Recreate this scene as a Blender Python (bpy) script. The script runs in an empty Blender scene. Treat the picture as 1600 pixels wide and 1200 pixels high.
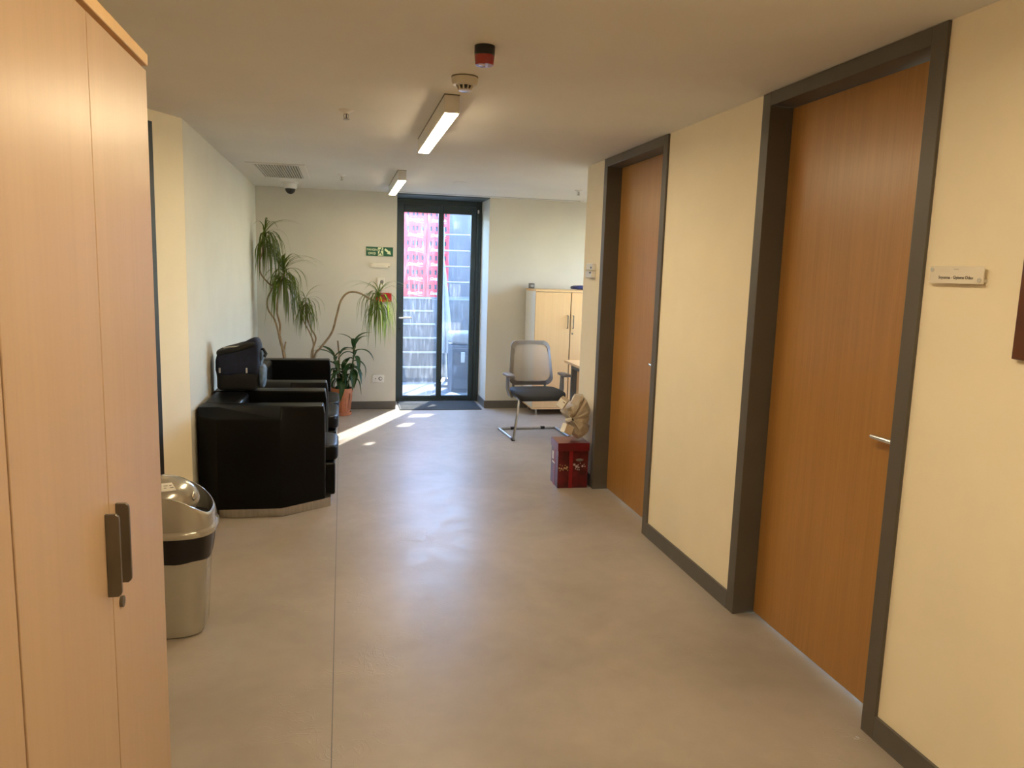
import bpy, bmesh, math, random
from mathutils import Vector, Matrix, noise
random.seed(7)
S = bpy.context.scene
COL = S.collection

# ------------------------------------------------------------------ camera
cam_d = bpy.data.cameras.new('camera'); cam = bpy.data.objects.new('camera', cam_d); COL.objects.link(cam)
cam_d.sensor_width = 36.0; cam_d.lens = 1205.0/1600*36; cam_d.clip_start = .02; cam_d.clip_end = 200
def _cam():
    f = 1205.0
    Y = Vector((535-800, 415-600, f)).normalized()
    Z = -Vector((545-800, 8925-600, f)); Z = (Z - Z.dot(Y)*Y).normalized()
    X = Y.cross(Z)                                     # world axes in camera (x right, y down, z forward)
    m = Matrix(((X.x, -X.y, -X.z), (Y.x, -Y.y, -Y.z), (Z.x, -Z.y, -Z.z))).to_4x4()
    m.translation = (0, 0, 1.6)
    return m
cam.matrix_world = _cam(); S.camera = cam

# ------------------------------------------------------------------ world, sun, exposure
SUN_DIR = Vector((-.48, -1.0, -.93))                   # the way the sunlight travels
W = bpy.data.worlds.new('world'); S.world = W; W.use_nodes = True
nt = W.node_tree; nt.nodes.clear()
out = nt.nodes.new('ShaderNodeOutputWorld'); bg = nt.nodes.new('ShaderNodeBackground'); sky = nt.nodes.new('ShaderNodeTexSky')
sky.sky_type = 'NISHITA'; sky.sun_disc = False; sky.sun_elevation = math.radians(40)
sky.sun_rotation = math.atan2(.48, 1.0); sky.air_density = 1.0; sky.dust_density = .3; sky.ozone_density = 2.5
bg.inputs['Strength'].default_value = 4.1
wb = nt.nodes.new('ShaderNodeMix'); wb.data_type = 'RGBA'; wb.blend_type = 'MULTIPLY'; wb.inputs[0].default_value = 1; wb.inputs[7].default_value = (.86, .98, 1.10, 1)   # daylight as a camera set for warm lamps sees it
nt.links.new(sky.outputs[0], wb.inputs[6]); nt.links.new(wb.outputs[2], bg.inputs[0]); nt.links.new(bg.outputs[0], out.inputs[0])
sun_d = bpy.data.lights.new('sun', 'SUN'); sun_d.energy = 17; sun_d.angle = math.radians(.6); sun_d.color = (1, .95, .87)
sun = bpy.data.objects.new('sun', sun_d); COL.objects.link(sun); sun.location = (4, 16, 9)
sun.rotation_euler = SUN_DIR.to_track_quat('-Z', 'Y').to_euler()
S.view_settings.view_transform = 'Standard'; S.view_settings.look = 'None'
S.view_settings.gamma = 1.0; S.view_settings.use_curve_mapping = False
S.view_settings.exposure = 0.09
LAMP = (1.0, .80, .50); LAMP_STRENGTH = 91.0

ZC = 2.4085; XR = 1.84; XL = -.90; YB = 8.76; YD = 9.30

# ------------------------------------------------------------------ materials
MATS = {}
def new_mat(name):
    m = bpy.data.materials.new(name); m.use_nodes = True
    n = m.node_tree; b = n.nodes['Principled BSDF']; MATS[name] = m
    return m, n, b
def ramp(n, fac, c0, c1, p0=.35, p1=.65):
    r = n.nodes.new('ShaderNodeValToRGB'); n.links.new(fac, r.inputs[0])
    r.color_ramp.elements[0].position = p0; r.color_ramp.elements[1].position = p1
    r.color_ramp.elements[0].color = (*c0, 1) if len(c0) == 3 else c0
    r.color_ramp.elements[1].color = (*c1, 1) if len(c1) == 3 else c1
    return r.outputs[0]
def tex_noise(n, scale, detail=4, stretch=(1, 1, 1), coord='Object', dist=0.0, rough=.5):
    tc = n.nodes.new('ShaderNodeTexCoord'); mp = n.nodes.new('ShaderNodeMapping'); t = n.nodes.new('ShaderNodeTexNoise')
    mp.inputs['Scale'].default_value = stretch; t.inputs['Scale'].default_value = scale
    t.inputs['Detail'].default_value = detail; t.inputs['Distortion'].default_value = dist; t.inputs['Roughness'].default_value = rough
    n.links.new(tc.outputs[coord], mp.inputs[0]); n.links.new(mp.outputs[0], t.inputs['Vector'])
    return t.outputs['Fac']
def bump(n, b, fac, strength=.1, dist=.01):
    k = n.nodes.new('ShaderNodeBump'); k.inputs['Strength'].default_value = strength; k.inputs['Distance'].default_value = dist
    n.links.new(fac, k.inputs['Height']); n.links.new(k.outputs[0], b.inputs['Normal'])
def plain(name, c, rough=.5, metal=0.0, var=.06, scale=20, bmp=0.0, coat=0.0, stretch=(1, 1, 1), spec=None):
    m, n, b = new_mat(name)
    f = tex_noise(n, scale, stretch=stretch)
    d = tuple(max(0, x*(1-var)) for x in c); e = tuple(min(1, x*(1+var)) for x in c)
    n.links.new(ramp(n, f, d, e), b.inputs['Base Color'])
    b.inputs['Roughness'].default_value = rough; b.inputs['Metallic'].default_value = metal
    b.inputs['Coat Weight'].default_value = coat
    if spec is not None: b.inputs['Specular IOR Level'].default_value = spec
    if bmp: bump(n, b, tex_noise(n, scale*8), bmp, .004)
    return m
def emit(name, c, s):
    m, n, b = new_mat(name)
    b.inputs['Base Color'].default_value = (.9, .9, .9, 1); b.inputs['Emission Color'].default_value = (*c, 1); b.inputs['Emission Strength'].default_value = s
    return m
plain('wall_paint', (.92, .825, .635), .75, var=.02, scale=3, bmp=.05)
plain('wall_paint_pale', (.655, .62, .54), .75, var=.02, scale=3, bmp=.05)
plain('ceiling_paint', (.80, .78, .735), .8, var=.02, scale=2, bmp=.04)
plain('frame_paint', (.105, .092, .075), .45, var=.05, scale=6)
plain('baseboard_paint', (.115, .105, .092), .45, var=.06, scale=8)
plain('lintel_paint', (.07, .085, .085), .5, var=.06, scale=8)
plain('alu_dark', (.045, .065, .070), .35, .3, var=.06, scale=10)
plain('gasket', (.01, .01, .011), .5)
plain('black_plastic', (.012, .012, .013), .4)
plain('white_plastic', (.80, .79, .76), .4, var=.02)
plain('cream_plastic', (.74, .70, .62), .45, var=.02)
plain('white_metal', (.78, .76, .72), .4, var=.02)
plain('white_laminate', (.80, .78, .72), .4, var=.02)
plain('chrome', (.75, .74, .72), .18, 1.0, var=.03)
plain('brushed_steel', (.50, .48, .45), .35, 1.0, var=.08, scale=60, stretch=(1, 1, .05))
plain('handle_metal', (.16, .14, .115), .42, .7, var=.1, scale=12)
plain('grey_plastic', (.17, .16, .155), .45, var=.05)
plain('taupe_plastic', (.19, .165, .145), .5, var=.05)
plain('light_grey_plastic', (.45, .46, .46), .4, var=.04)
plain('seat_fabric', (.022, .022, .024), .7, var=.2, scale=90, bmp=.2)
plain('siren_red', (.36, .006, .008), .2, var=.1, coat=.6)
plain('siren_lens', (.8, .75, .78), .12, .5, var=.03)
plain('red_plastic', (.50, .012, .012), .35, var=.08)
plain('sign_green', (.004, .10, .050), .4, var=.05)
plain('sign_glow', (.72, .80, .52), .5, var=.03)
plain('print_dark', (.045, .035, .03), .6)
plain('plate_acrylic', (.80, .74, .63), .2, var=.02, coat=.3)
plain('plaque_brown', (.10, .028, .008), .4, var=.15, scale=12)
plain('terracotta', (.47, .165, .075), .65, var=.1, scale=14, bmp=.1)
plain('soil', (.035, .022, .014), .95, var=.5, scale=60, bmp=.8)
plain('bark', (.30, .215, .125), .85, var=.25, scale=40, bmp=.5, stretch=(1, 1, .4))
plain('green_stem', (.10, .13, .045), .6, var=.2, scale=20)
plain('bin_bag', (.004, .0032, .0035), .25, var=.2, scale=10)
plain('bin_silver', (.50, .475, .42), .20, .55, var=.03, scale=5, coat=.3)
plain('paper_white', (.88, .86, .82), .7, var=.05, scale=8)
plain('paper_kraft', (.56, .48, .37), .75, var=.10, scale=6, bmp=.1)
plain('navy_fabric', (.003, .007, .026), .8, var=.3, scale=50, bmp=.3)
plain('black_fabric', (.003, .003, .004), .7, var=.3, scale=50, bmp=.3)
plain('blue_grey_fabric', (.10, .14, .19), .6, var=.3, scale=30, bmp=.3)
plain('blue_cover', (.02, .03, .16), .5)
plain('mat_rubber', (.050, .055, .057), .85, var=.25, scale=120, bmp=.6)
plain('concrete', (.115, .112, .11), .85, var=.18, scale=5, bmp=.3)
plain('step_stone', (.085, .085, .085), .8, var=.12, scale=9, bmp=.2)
plain('nosing_white', (.30, .30, .295), .6, var=.05)
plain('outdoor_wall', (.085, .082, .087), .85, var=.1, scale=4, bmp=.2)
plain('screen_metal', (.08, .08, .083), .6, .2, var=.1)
plain('rail_metal', (.28, .28, .28), .35, .3, var=.05)
plain('crate_red', (.46, .004, .010), .42, var=.08, scale=6)
plain('crate_white', (.42, .40, .40), .5, var=.02)
plain('bottle_grey', (.03, .04, .05), .25, var=.2)
plain('parasol_cloth', (.28, .30, .32), .7, var=.1, scale=10)
plain('utility_grey', (.08, .08, .09), .5, var=.06)
plain('sheet_white', (.25, .25, .26), .7, var=.05)

# leather: black, soft grain
m, n, b = new_mat('leather'); b.inputs['Specular IOR Level'].default_value = .18; b.inputs['Base Color'].default_value = (.0012, .0011, .0012, 1); b.inputs['Roughness'].default_value = .36
f = tex_noise(n, 160, 3); bump(n, b, f, .12, .003); n.links.new(ramp(n, tex_noise(n, 5), (.33,)*3, (.37,)*3), b.inputs['Roughness'])

# veneers: long vertical grain
def veneer(name, c0, c1, c2, grain, rough, coat, fine=.20):
    m, n, b = new_mat(name)
    f1 = tex_noise(n, grain, 6, (1, 1, .035), dist=.3); f2 = tex_noise(n, 1.6, 3, (1, 1, .5)); f3 = tex_noise(n, grain*5, 3, (1, 1, .02))
    a = ramp(n, f1, c0, c1, .30, .70)
    mx = n.nodes.new('ShaderNodeMix'); mx.data_type = 'RGBA'; mx.blend_type = 'MIX'
    n.links.new(ramp(n, f2, (0, 0, 0), (.55,)*3), mx.inputs[0]); n.links.new(a, mx.inputs[6]); mx.inputs[7].default_value = (*c2, 1)
    m2 = n.nodes.new('ShaderNodeMix'); m2.data_type = 'RGBA'; m2.blend_type = 'MULTIPLY'; m2.inputs[0].default_value = fine
    n.links.new(mx.outputs[2], m2.inputs[6]); n.links.new(ramp(n, f3, (.82,)*3, (1,)*3, .35, .6), m2.inputs[7])
    n.links.new(m2.outputs[2], b.inputs['Base Color']); b.inputs['Roughness'].default_value = rough; b.inputs['Coat Weight'].default_value = coat
    b.inputs['Coat Roughness'].default_value = .25
    bump(n, b, f3, .04, .002)
veneer('beech', (.52, .352, .217), (.55, .378, .239), (.535, .365, .229), 14, .38, .14)
veneer('beech_pale', (.78, .51, .25), (.82, .545, .275), (.80, .53, .26), 14, .45, .1)
veneer('oak_door', (.40, .195, .052), (.47, .235, .068), (.43, .21, .057), 26, .36, .12, .45)

# vinyl floor: mottled greige with soft gloss and scuffs
m, n, b = new_mat('vinyl_floor')
f1 = tex_noise(n, 1.3, 6, dist=.6); f2 = tex_noise(n, 9, 6)
a = ramp(n, f1, (.345, .297, .250), (.435, .378, .322), .3, .7)
mx = n.nodes.new('ShaderNodeMix'); mx.data_type = 'RGBA'; mx.blend_type = 'MULTIPLY'; mx.inputs[0].default_value = .28
n.links.new(a, mx.inputs[6]); n.links.new(ramp(n, f2, (.82,)*3, (1,)*3), mx.inputs[7]); n.links.new(mx.outputs[2], b.inputs['Base Color'])
sc = tex_noise(n, 3.2, 8, (1, .8, 1), dist=2.5, rough=.62)
n.links.new(ramp(n, sc, (.35,)*3, (.42,)*3, .38, .62), b.inputs['Roughness'])
b.inputs['Specular IOR Level'].default_value = .27; b.inputs['Coat Weight'].default_value = .05; b.inputs['Coat Roughness'].default_value = .25
# thin curved scuff lines of a walked-on sheet floor, in patches
wv = tex_noise(n, 7, 3, dist=2.2); ab = n.nodes.new('ShaderNodeMath'); ab.operation = 'SUBTRACT'; ab.inputs[1].default_value = .5; n.links.new(wv, ab.inputs[0])
ac = n.nodes.new('ShaderNodeMath'); ac.operation = 'ABSOLUTE'; n.links.new(ab.outputs[0], ac.inputs[0])
mm = n.nodes.new('ShaderNodeMath'); mm.operation = 'MULTIPLY'
n.links.new(ramp(n, ac.outputs[0], (1,)*3, (0,)*3, .0, .03), mm.inputs[0]); n.links.new(ramp(n, tex_noise(n, 2.6, 4), (0,)*3, (1,)*3, .50, .62), mm.inputs[1])
bump(n, b, mm.outputs[0], .35, .002)

# glass: clear sheet with streaks of dirt; mesh cloth of the chair back
def thin_glass(name, tint, dirt, streak):
    m = bpy.data.materials.new(name); m.use_nodes = True; n = m.node_tree; n.nodes.clear(); MATS[name] = m
    o = n.nodes.new('ShaderNodeOutputMaterial'); tr = n.nodes.new('ShaderNodeBsdfTransparent'); gl = n.nodes.new('ShaderNodeBsdfGlossy')
    lw = n.nodes.new('ShaderNodeLayerWeight'); lw.inputs[0].default_value = .5; pw = n.nodes.new('ShaderNodeMath'); pw.operation = 'POWER'; pw.inputs[1].default_value = 4
    n.links.new(lw.outputs['Facing'], pw.inputs[0]); fr = n.nodes.new('ShaderNodeMath'); fr.operation = 'MULTIPLY_ADD'; fr.inputs[1].default_value = .9; fr.inputs[2].default_value = .04
    n.links.new(pw.outputs[0], fr.inputs[0]); m1 = n.nodes.new('ShaderNodeMixShader'); m2 = n.nodes.new('ShaderNodeMixShader')
    tr.inputs[0].default_value = (*tint, 1); gl.inputs['Roughness'].default_value = .02
    n.links.new(fr.outputs[0], m1.inputs[0]); n.links.new(tr.outputs[0], m1.inputs[1]); n.links.new(gl.outputs[0], m1.inputs[2])
    if dirt:
        tl = n.nodes.new('ShaderNodeBsdfTranslucent'); tl.inputs[0].default_value = (.85, .9, .95, 1)
        tc = n.nodes.new('ShaderNodeTexCoord'); mp = n.nodes.new('ShaderNodeMapping'); mp.inputs['Rotation'].default_value = (0, math.radians(-14), 0); mp.inputs['Scale'].default_value = (9, 1, 1.1)
        t = n.nodes.new('ShaderNodeTexNoise'); t.inputs['Scale'].default_value = 3.2; t.inputs['Detail'].default_value = 9; t.inputs['Roughness'].default_value = .75
        n.links.new(tc.outputs['Object'], mp.inputs[0]); n.links.new(mp.outputs[0], t.inputs['Vector'])
        r = ramp(n, t.outputs['Fac'], (dirt,)*3, (streak,)*3, .50, .72)
        n.links.new(r, m2.inputs[0]); n.links.new(m1.outputs[0], m2.inputs[1]); n.links.new(tl.outputs[0], m2.inputs[2])
        n.links.new(m2.outputs[0], o.inputs[0])
    else:
        n.links.new(m1.outputs[0], o.inputs[0])
thin_glass('door_glass', (.96, .98, .98), .025, .095)
thin_glass('window_glass', (.97, .98, .98), 0, 0)
m = bpy.data.materials.new('mesh_cloth'); m.use_nodes = True; n = m.node_tree; n.nodes.clear(); MATS['mesh_cloth'] = m
o = n.nodes.new('ShaderNodeOutputMaterial'); tr = n.nodes.new('ShaderNodeBsdfTransparent'); df = n.nodes.new('ShaderNodeBsdfDiffuse'); mxs = n.nodes.new('ShaderNodeMixShader')
df.inputs[0].default_value = (.40, .36, .33, 1); mxs.inputs[0].default_value = .55
n.links.new(tr.outputs[0], mxs.inputs[1]); n.links.new(df.outputs[0], mxs.inputs[2]); n.links.new(mxs.outputs[0], o.inputs[0])
# leaves: thin, letting light through
def leaf_mat(name, c0, c1, tl):
    m, n, b = new_mat(name); n.links.new(ramp(n, tex_noise(n, 6, 2), c0, c1), b.inputs['Base Color']); b.inputs['Roughness'].default_value = .42
    t = n.nodes.new('ShaderNodeBsdfTranslucent'); t.inputs[0].default_value = (*tl, 1); x = n.nodes.new('ShaderNodeMixShader'); x.inputs[0].default_value = .28
    o = n.nodes['Material Output']; n.links.new(b.outputs[0], x.inputs[1]); n.links.new(t.outputs[0], x.inputs[2]); n.links.new(x.outputs[0], o.inputs[0])
leaf_mat('leaf_thin', (.019, .027, .011), (.038, .050, .018), (.36, .52, .02))
leaf_mat('leaf_broad', (.010, .040, .012), (.025, .075, .022), (.05, .14, .02))
# gift box print: dark red with soft lighter flecks
m, n, b = new_mat('gift_red')
f = tex_noise(n, 14, 3); n.links.new(ramp(n, f, (.060, .003, .005), (.16, .007, .012), .40, .68), b.inputs['Base Color']); b.inputs['Roughness'].default_value = .28
plain('gift_lid', (.15, .006, .011), .28, var=.12, scale=10)
plain('gift_ribbon', (.26, .006, .012), .3, var=.08, scale=10)
plain('gift_gold', (.62, .42, .22), .4, var=.1)
plain('gift_silver', (.62, .52, .52), .4, var=.1)
emit('lamp_diffuser', LAMP, LAMP_STRENGTH)
emit('lamp_diffuser_dim', LAMP, LAMP_STRENGTH*.62)

# ------------------------------------------------------------------ helpers
class MB:
    def __init__(s): s.v = []; s.f = []
    def add(s, vs, fs):
        k = len(s.v); s.v += [tuple(v) for v in vs]; s.f += [tuple(i+k for i in f) for f in fs]; return s
    def box(s, x0, x1, y0, y1, z0, z1):
        return s.add([(x0,y0,z0),(x1,y0,z0),(x1,y1,z0),(x0,y1,z0),(x0,y0,z1),(x1,y0,z1),(x1,y1,z1),(x0,y1,z1)],
                     [(0,3,2,1),(4,5,6,7),(0,1,5,4),(1,2,6,5),(2,3,7,6),(3,0,4,7)])
    def loft(s, loops, cap=True, closed=True):
        n = len(loops[0]); vs = [p for l in loops for p in l]; fs = []
        for i in range(len(loops)-1):
            for j in range(n if closed else n-1):
                a = i*n+j; b = i*n+(j+1) % n; fs.append((a, b, b+n, a+n))
        if cap: fs.append(tuple(reversed(range(n)))); fs.append(tuple(range((len(loops)-1)*n, len(loops)*n)))
        return s.add(vs, fs)
    def prism(s, pts, z0, z1): return s.loft([[(x, y, z0) for x, y in pts], [(x, y, z1) for x, y in pts]])
    def lathe(s, prof, n=32, c=(0, 0), sx=1, sy=1, cap=True):
        return s.loft([[(c[0]+sx*r*math.cos(2*math.pi*k/n), c[1]+sy*r*math.sin(2*math.pi*k/n), z) for k in range(n)] for r, z in prof], cap)
    def tube(s, path, r, n=10):
        P = [Vector(p) for p in path]; R = r if isinstance(r, (list, tuple)) else [r]*len(P); loops = []; u = None
        for i, p in enumerate(P):
            d = (P[min(i+1, len(P)-1)]-P[max(i-1, 0)]).normalized()
            if u is None: u = d.orthogonal().normalized()
            u = (u-u.dot(d)*d).normalized(); w = d.cross(u)
            loops.append([tuple(p+R[i]*(math.cos(2*math.pi*k/n)*u+math.sin(2*math.pi*k/n)*w)) for k in range(n)])
        return s.loft(loops)
    def ellip(s, c, r, e=.5, n=20, mfun=None):                  # superellipsoid: e=1 round, e small boxy
        pw = lambda a, e: math.copysign(abs(a)**e, a); loops = []
        for i in range(n+1):
            t = -math.pi/2+math.pi*i/n; ct = pw(math.cos(t), e) if 0 < i < n else 1e-4; st = pw(math.sin(t), e)
            l = []
            for k in range(2*n):
                q = 2*math.pi*k/(2*n); p = Vector((c[0]+r[0]*ct*pw(math.cos(q), e), c[1]+r[1]*ct*pw(math.sin(q), e), c[2]+r[2]*st))
                l.append(tuple(mfun(p)) if mfun else tuple(p))
            loops.append(l)
        return s.loft(loops)
    def mesh(s, name, smooth=None):
        me = bpy.data.meshes.new(name); me.from_pydata(s.v, [], s.f)
        bm = bmesh.new(); bm.from_mesh(me); bmesh.ops.recalc_face_normals(bm, faces=bm.faces); bm.to_mesh(me); bm.free()
        if smooth: me.shade_smooth(); me.set_sharp_from_angle(angle=math.radians(smooth))
        return me
    def build(s, name, mat, parent=None, bev=0, smooth=None, seg=2, loc=None, rot=None):
        if bev and not smooth: smooth = 40
        o = bpy.data.objects.new(name, s.mesh(name, smooth)); COL.objects.link(o); o.data.materials.append(MATS[mat])
        if parent: o.parent = parent
        if loc: o.location = loc
        if rot: o.rotation_euler = rot
        if bev:
            b = o.modifiers.new('bevel', 'BEVEL'); b.width = bev; b.segments = seg; b.limit_method = 'ANGLE'; b.angle_limit = math.radians(30)
        return o
def B(*a): return MB().box(*a)
def tag(o, label=None, cat=None, group=None, kind=None):
    if label: o['label'] = label
    if cat: o['category'] = cat
    if group: o['group'] = group
    if kind: o['kind'] = kind
    return o
def thing(name, loc, label, cat, group=None, rz=0.0, kind=None):
    o = bpy.data.objects.new(name, None); COL.objects.link(o); o.location = loc; o.rotation_euler = (0, 0, rz); o.empty_display_size = .1
    return tag(o, label, cat, group, kind)
def struct(o): o['kind'] = 'structure'; return o
def inst(me, name, parent, loc=(0, 0, 0), rot=(0, 0, 0), scale=(1, 1, 1)):
    o = bpy.data.objects.new(name, me); COL.objects.link(o); o.parent = parent; o.location = loc; o.rotation_euler = rot; o.scale = scale
    return o
def text_mesh(body, size, mat, shear=0.0, offset=0.0, extrude=.0005, spacing=1.0, align='CENTER'):
    c = bpy.data.curves.new('lettering', 'FONT'); c.body = body; c.size = size; c.shear = shear; c.offset = offset; c.extrude = extrude
    c.align_x = align; c.align_y = 'CENTER'; c.space_character = spacing; c.resolution_u = 3
    t = bpy.data.objects.new('lettering', c); COL.objects.link(t); bpy.context.view_layer.update()
    me = bpy.data.meshes.new_from_object(t.evaluated_get(bpy.context.evaluated_depsgraph_get()))
    bpy.data.objects.remove(t); bpy.data.curves.remove(c); me.name = 'lettering'; me.materials.clear(); me.materials.append(MATS[mat])
    return me
H90 = math.pi/2

# ------------------------------------------------------------------ the setting
YR = -4.2                                    # the corridor goes on behind the camera
XA = 4.4                                     # the bay on the right beyond the corridor wall
fl = struct(B(-2.2, XA+.1, YR-.1, YD+.06, -.08, 0).build('floor', 'vinyl_floor'))
sm = B(-.039, -.035, YR, 8.6, 0, .0008).build('weld_seam', 'grey_plastic', fl)
struct(B(-2.2, XA+.1, YR-.1, YB, ZC, ZC+.12).build('ceiling', 'ceiling_paint'))
# left wall, its angled return, and the wall on behind the cabinets
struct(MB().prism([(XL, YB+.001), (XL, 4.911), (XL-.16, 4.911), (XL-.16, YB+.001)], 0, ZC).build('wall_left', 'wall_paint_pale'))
AX, AY = -1.33, 4.12
struct(MB().prism([(XL, 4.9105), (AX, AY), (AX-.14, AY+.07), (XL-.16, 4.9105)], 0, ZC).build('wall_angled', 'wall_paint'))
struct(B(AX-.14, AX, YR, AY-.001, 0, ZC).build('wall_left_rear', 'wall_paint'))
struct(B(-2.2, XA, YR-.12, YR, 0, ZC).build('wall_rear', 'wall_paint'))
# right wall with two door openings up to the ceiling
D1 = (2.177, 3.26); D2 = (4.293, 5.405); YE = 5.826
wr = MB()
for y0, y1 in ((YR, D1[0]), (D1[1], D2[0]), (D2[1], YE)): wr.box(XR, XR+.16, y0, y1, 0, ZC)
struct(wr.build('wall_right', 'wall_paint'))
struct(B(XR+.16, XA, YE-.12, YE, 0, ZC).build('wall_bay', 'wall_paint'))
wy0, wy1, wz0, wz1 = 6.45, 8.15, .95, 2.25            # unseen bay window, added to bring cool daylight into the far end
we = MB(); we.box(XA, XA+.14, YE-.12, wy0, 0, ZC); we.box(XA, XA+.14, wy1, YB, 0, ZC); we.box(XA, XA+.14, wy0, wy1, 0, wz0); we.box(XA, XA+.14, wy0, wy1, wz1, ZC)
struct(we.build('wall_bay_end', 'wall_paint'))
wn = thing('added_window', (XA+.07, (wy0+wy1)/2, wz0), None, None, kind='structure')
for y in (-.85, -.025, .80): B(-.03, .03, y, y+.05, 0, wz1-wz0).build('frame', 'alu_dark', wn)
for z in (0, wz1-wz0-.05): B(-.03, .03, -.80, .80, z, z+.05).build('frame', 'alu_dark', wn)
for y in (-.80, .025): B(-.003, .003, y, y+.775, .05, wz1-wz0-.05).build('glass_pane', 'window_glass', wn)
B(-.16, -.03, -.88, .88, -.03, 0).build('sill', 'white_laminate', wn)
# back wall with the glass door's niche
X0, X1 = .59, 1.628
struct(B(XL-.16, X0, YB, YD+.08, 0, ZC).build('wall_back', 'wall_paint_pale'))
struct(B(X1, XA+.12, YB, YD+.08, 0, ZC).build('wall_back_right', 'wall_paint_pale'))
struct(B(X0, X1, YB, YD+.08, ZC-.012, ZC+.12).build('trim_1', 'lintel_paint'))
# baseboards
bh, bt = .088, .012
struct(B(XL+.001, X0-.0, YB-bt, YB-.0005, 0, bh).build('baseboard_back', 'baseboard_paint'))
struct(B(X1-.0, XA, YB-bt, YB-.0005, 0, bh).build('baseboard_back_right', 'baseboard_paint'))
struct(B(X1-bt, X1-.0005, YB-bt, YD-.06, 0, bh).build('baseboard_niche', 'baseboard_paint'))
for y0, y1 in ((YR, D1[0]), (D1[1], D2[0])):
    struct(B(XR-bt, XR-.0005, y0, y1, 0, bh).build('baseboard_right', 'baseboard_paint'))
struct(B(XR-bt, XR-.0005, D2[1], YE, 0, bh).build('baseboard_right', 'baseboard_paint'))
struct(B(XL+.0005, XL+bt, 4.93, YB-bt, 0, bh).build('baseboard_left', 'baseboard_paint'))

# ------------------------------------------------------------------ corridor doors
def corridor_door(name, y0, y1):
    d = thing(name, (XR, (y0+y1)/2, 0), None, None, kind='structure'); w = (y1-y0)/2; fw = .066; pr = -.012; dp = .16
    for s in (-1, 1):
        a, b = sorted((s*w, s*(w-fw))); B(pr, dp, a, b, 0, ZC-.002).build('jamb', 'frame_paint', d, bev=.002)
    B(pr, dp, -w+fw, w-fw, ZC-.06, ZC-.002).build('head', 'frame_paint', d, bev=.002)
    lf = B(.098, .142, -w+fw+.003, w-fw-.003, .008, ZC-.063).build('leaf', 'oak_door', d, bev=.0015)
    for s in (-1, 1):
        a, b = sorted((s*(w-fw), s*(w-fw-.012))); B(.1425, .16, a, b, 0, ZC-.06).build('stop', 'gasket', d)
    hy = -w+fw+.062; hz = 1.04
    h = MB().tube([(.060, hy-.008, hz), (.0595, hy+.01, hz), (.0585, hy+.11, hz), (.0585, hy+.125, hz)], [.009, .010, .0095, .008], 14).build('handle', 'chrome', lf, smooth=50)
    MB().tube([(.098, hy, hz), (.060, hy, hz)], .0095, 14).build('neck', 'chrome', lf, smooth=50)
    MB().tube([(.098, hy, hz), (.090, hy, hz)], .026, 24).build('rose', 'brushed_steel', lf, smooth=40)
    MB().tube([(.098, hy, hz-.075), (.092, hy, hz-.075)], .024, 24).build('escutcheon', 'brushed_steel', lf, smooth=40)
    return d
corridor_door('door_1', *D1)
corridor_door('door_2', *D2)
# dark door frame set in the angled wall beside the tall cabinets
dv = Vector((AX-XL, AY-4.911, 0)).normalized(); ang = math.atan2(dv.y, dv.x)
d3 = thing('door_4', (XL, 4.911, 0), None, None, rz=ang, kind='structure')
B(.254, .310, -.0, .012, 0, 2.345).build('jamb', 'gasket', d3, bev=.002)
B(.310, .80, 0, .012, 2.285, 2.345).build('head', 'frame_paint', d3, bev=.002)
B(.310, .80, 0, .004, .008, 2.285).build('leaf', 'oak_door', d3)
# ------------------------------------------------------------------ glass door
gd = thing('door_3', (0, YD, 0), None, None, kind='structure')
fx0, fx1 = .592, 1.626; zt = ZC-.014
B(fx0, fx0+.030, -.05, .05, 0, zt).build('jamb', 'alu_dark', gd, bev=.003)
B(fx1-.072, fx1, -.05, .05, 0, zt).build('jamb', 'alu_dark', gd, bev=.003)
B(fx0+.030, fx1-.072, -.05, .05, zt-.062, zt).build('head', 'alu_dark', gd, bev=.003)
B(fx0+.030, fx1-.072, -.05, .05, 0, .022).build('threshold', 'alu_dark', gd, bev=.002)
B(fx1-.066, fx1-.062, -.054, -.05, .02, zt-.03).build('gasket', 'gasket', gd)
B(fx1-.034, fx1-.030, -.054, -.05, .02, zt-.03).build('gasket', 'gasket', gd)
def sash(x0, x1, z0, z1, l, r, t, bt_, y=-.03):
    s_ = B(x0, x0+l, y-.02, y+.03, z0, z1).build('sash', 'alu_dark', gd, bev=.003)
    B(x1-r, x1, y-.02, y+.03, z0, z1).build('stile', 'alu_dark', s_, bev=.003)
    B(x0+l, x1-r, y-.02, y+.03, z1-t, z1).build('top_rail', 'alu_dark', s_, bev=.003)
    B(x0+l, x1-r, y-.02, y+.03, z0, z0+bt_).build('bottom_rail', 'alu_dark', s_, bev=.003)
    B(x0+l-.004, x1-r+.004, y+.002, y+.006, z0+bt_-.004, z1-t+.004).build('glass_pane', 'door_glass', s_)
    return s_
zs = zt-.064
sl = sash(.624, 1.150, .024, zs, .082, .040, .088, .046)
sr = sash(1.152, 1.552, .024, zs, .020, .052, .088, .046)
hz = 1.01
MB().tube([(.662, -.05, hz), (.662, -.105, hz), (.668, -.110, hz), (.80, -.112, hz+.004)], [.010, .010, .010, .009], 12).build('handle', 'white_plastic', sl, smooth=50)
B(.648, .676, -.058, -.05, hz-.16, hz+.05).build('lock_plate', 'alu_dark', sl, bev=.004)
MB().tube([(.662, -.058, hz-.13), (.662, -.066, hz-.13)], .011, 14).build('lock_cylinder', 'gasket', sl, smooth=50)
B(1.572, 1.590, -.066, -.05, 2.26, 2.30).build('door_contact', 'white_plastic', gd, bev=.003)

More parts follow.
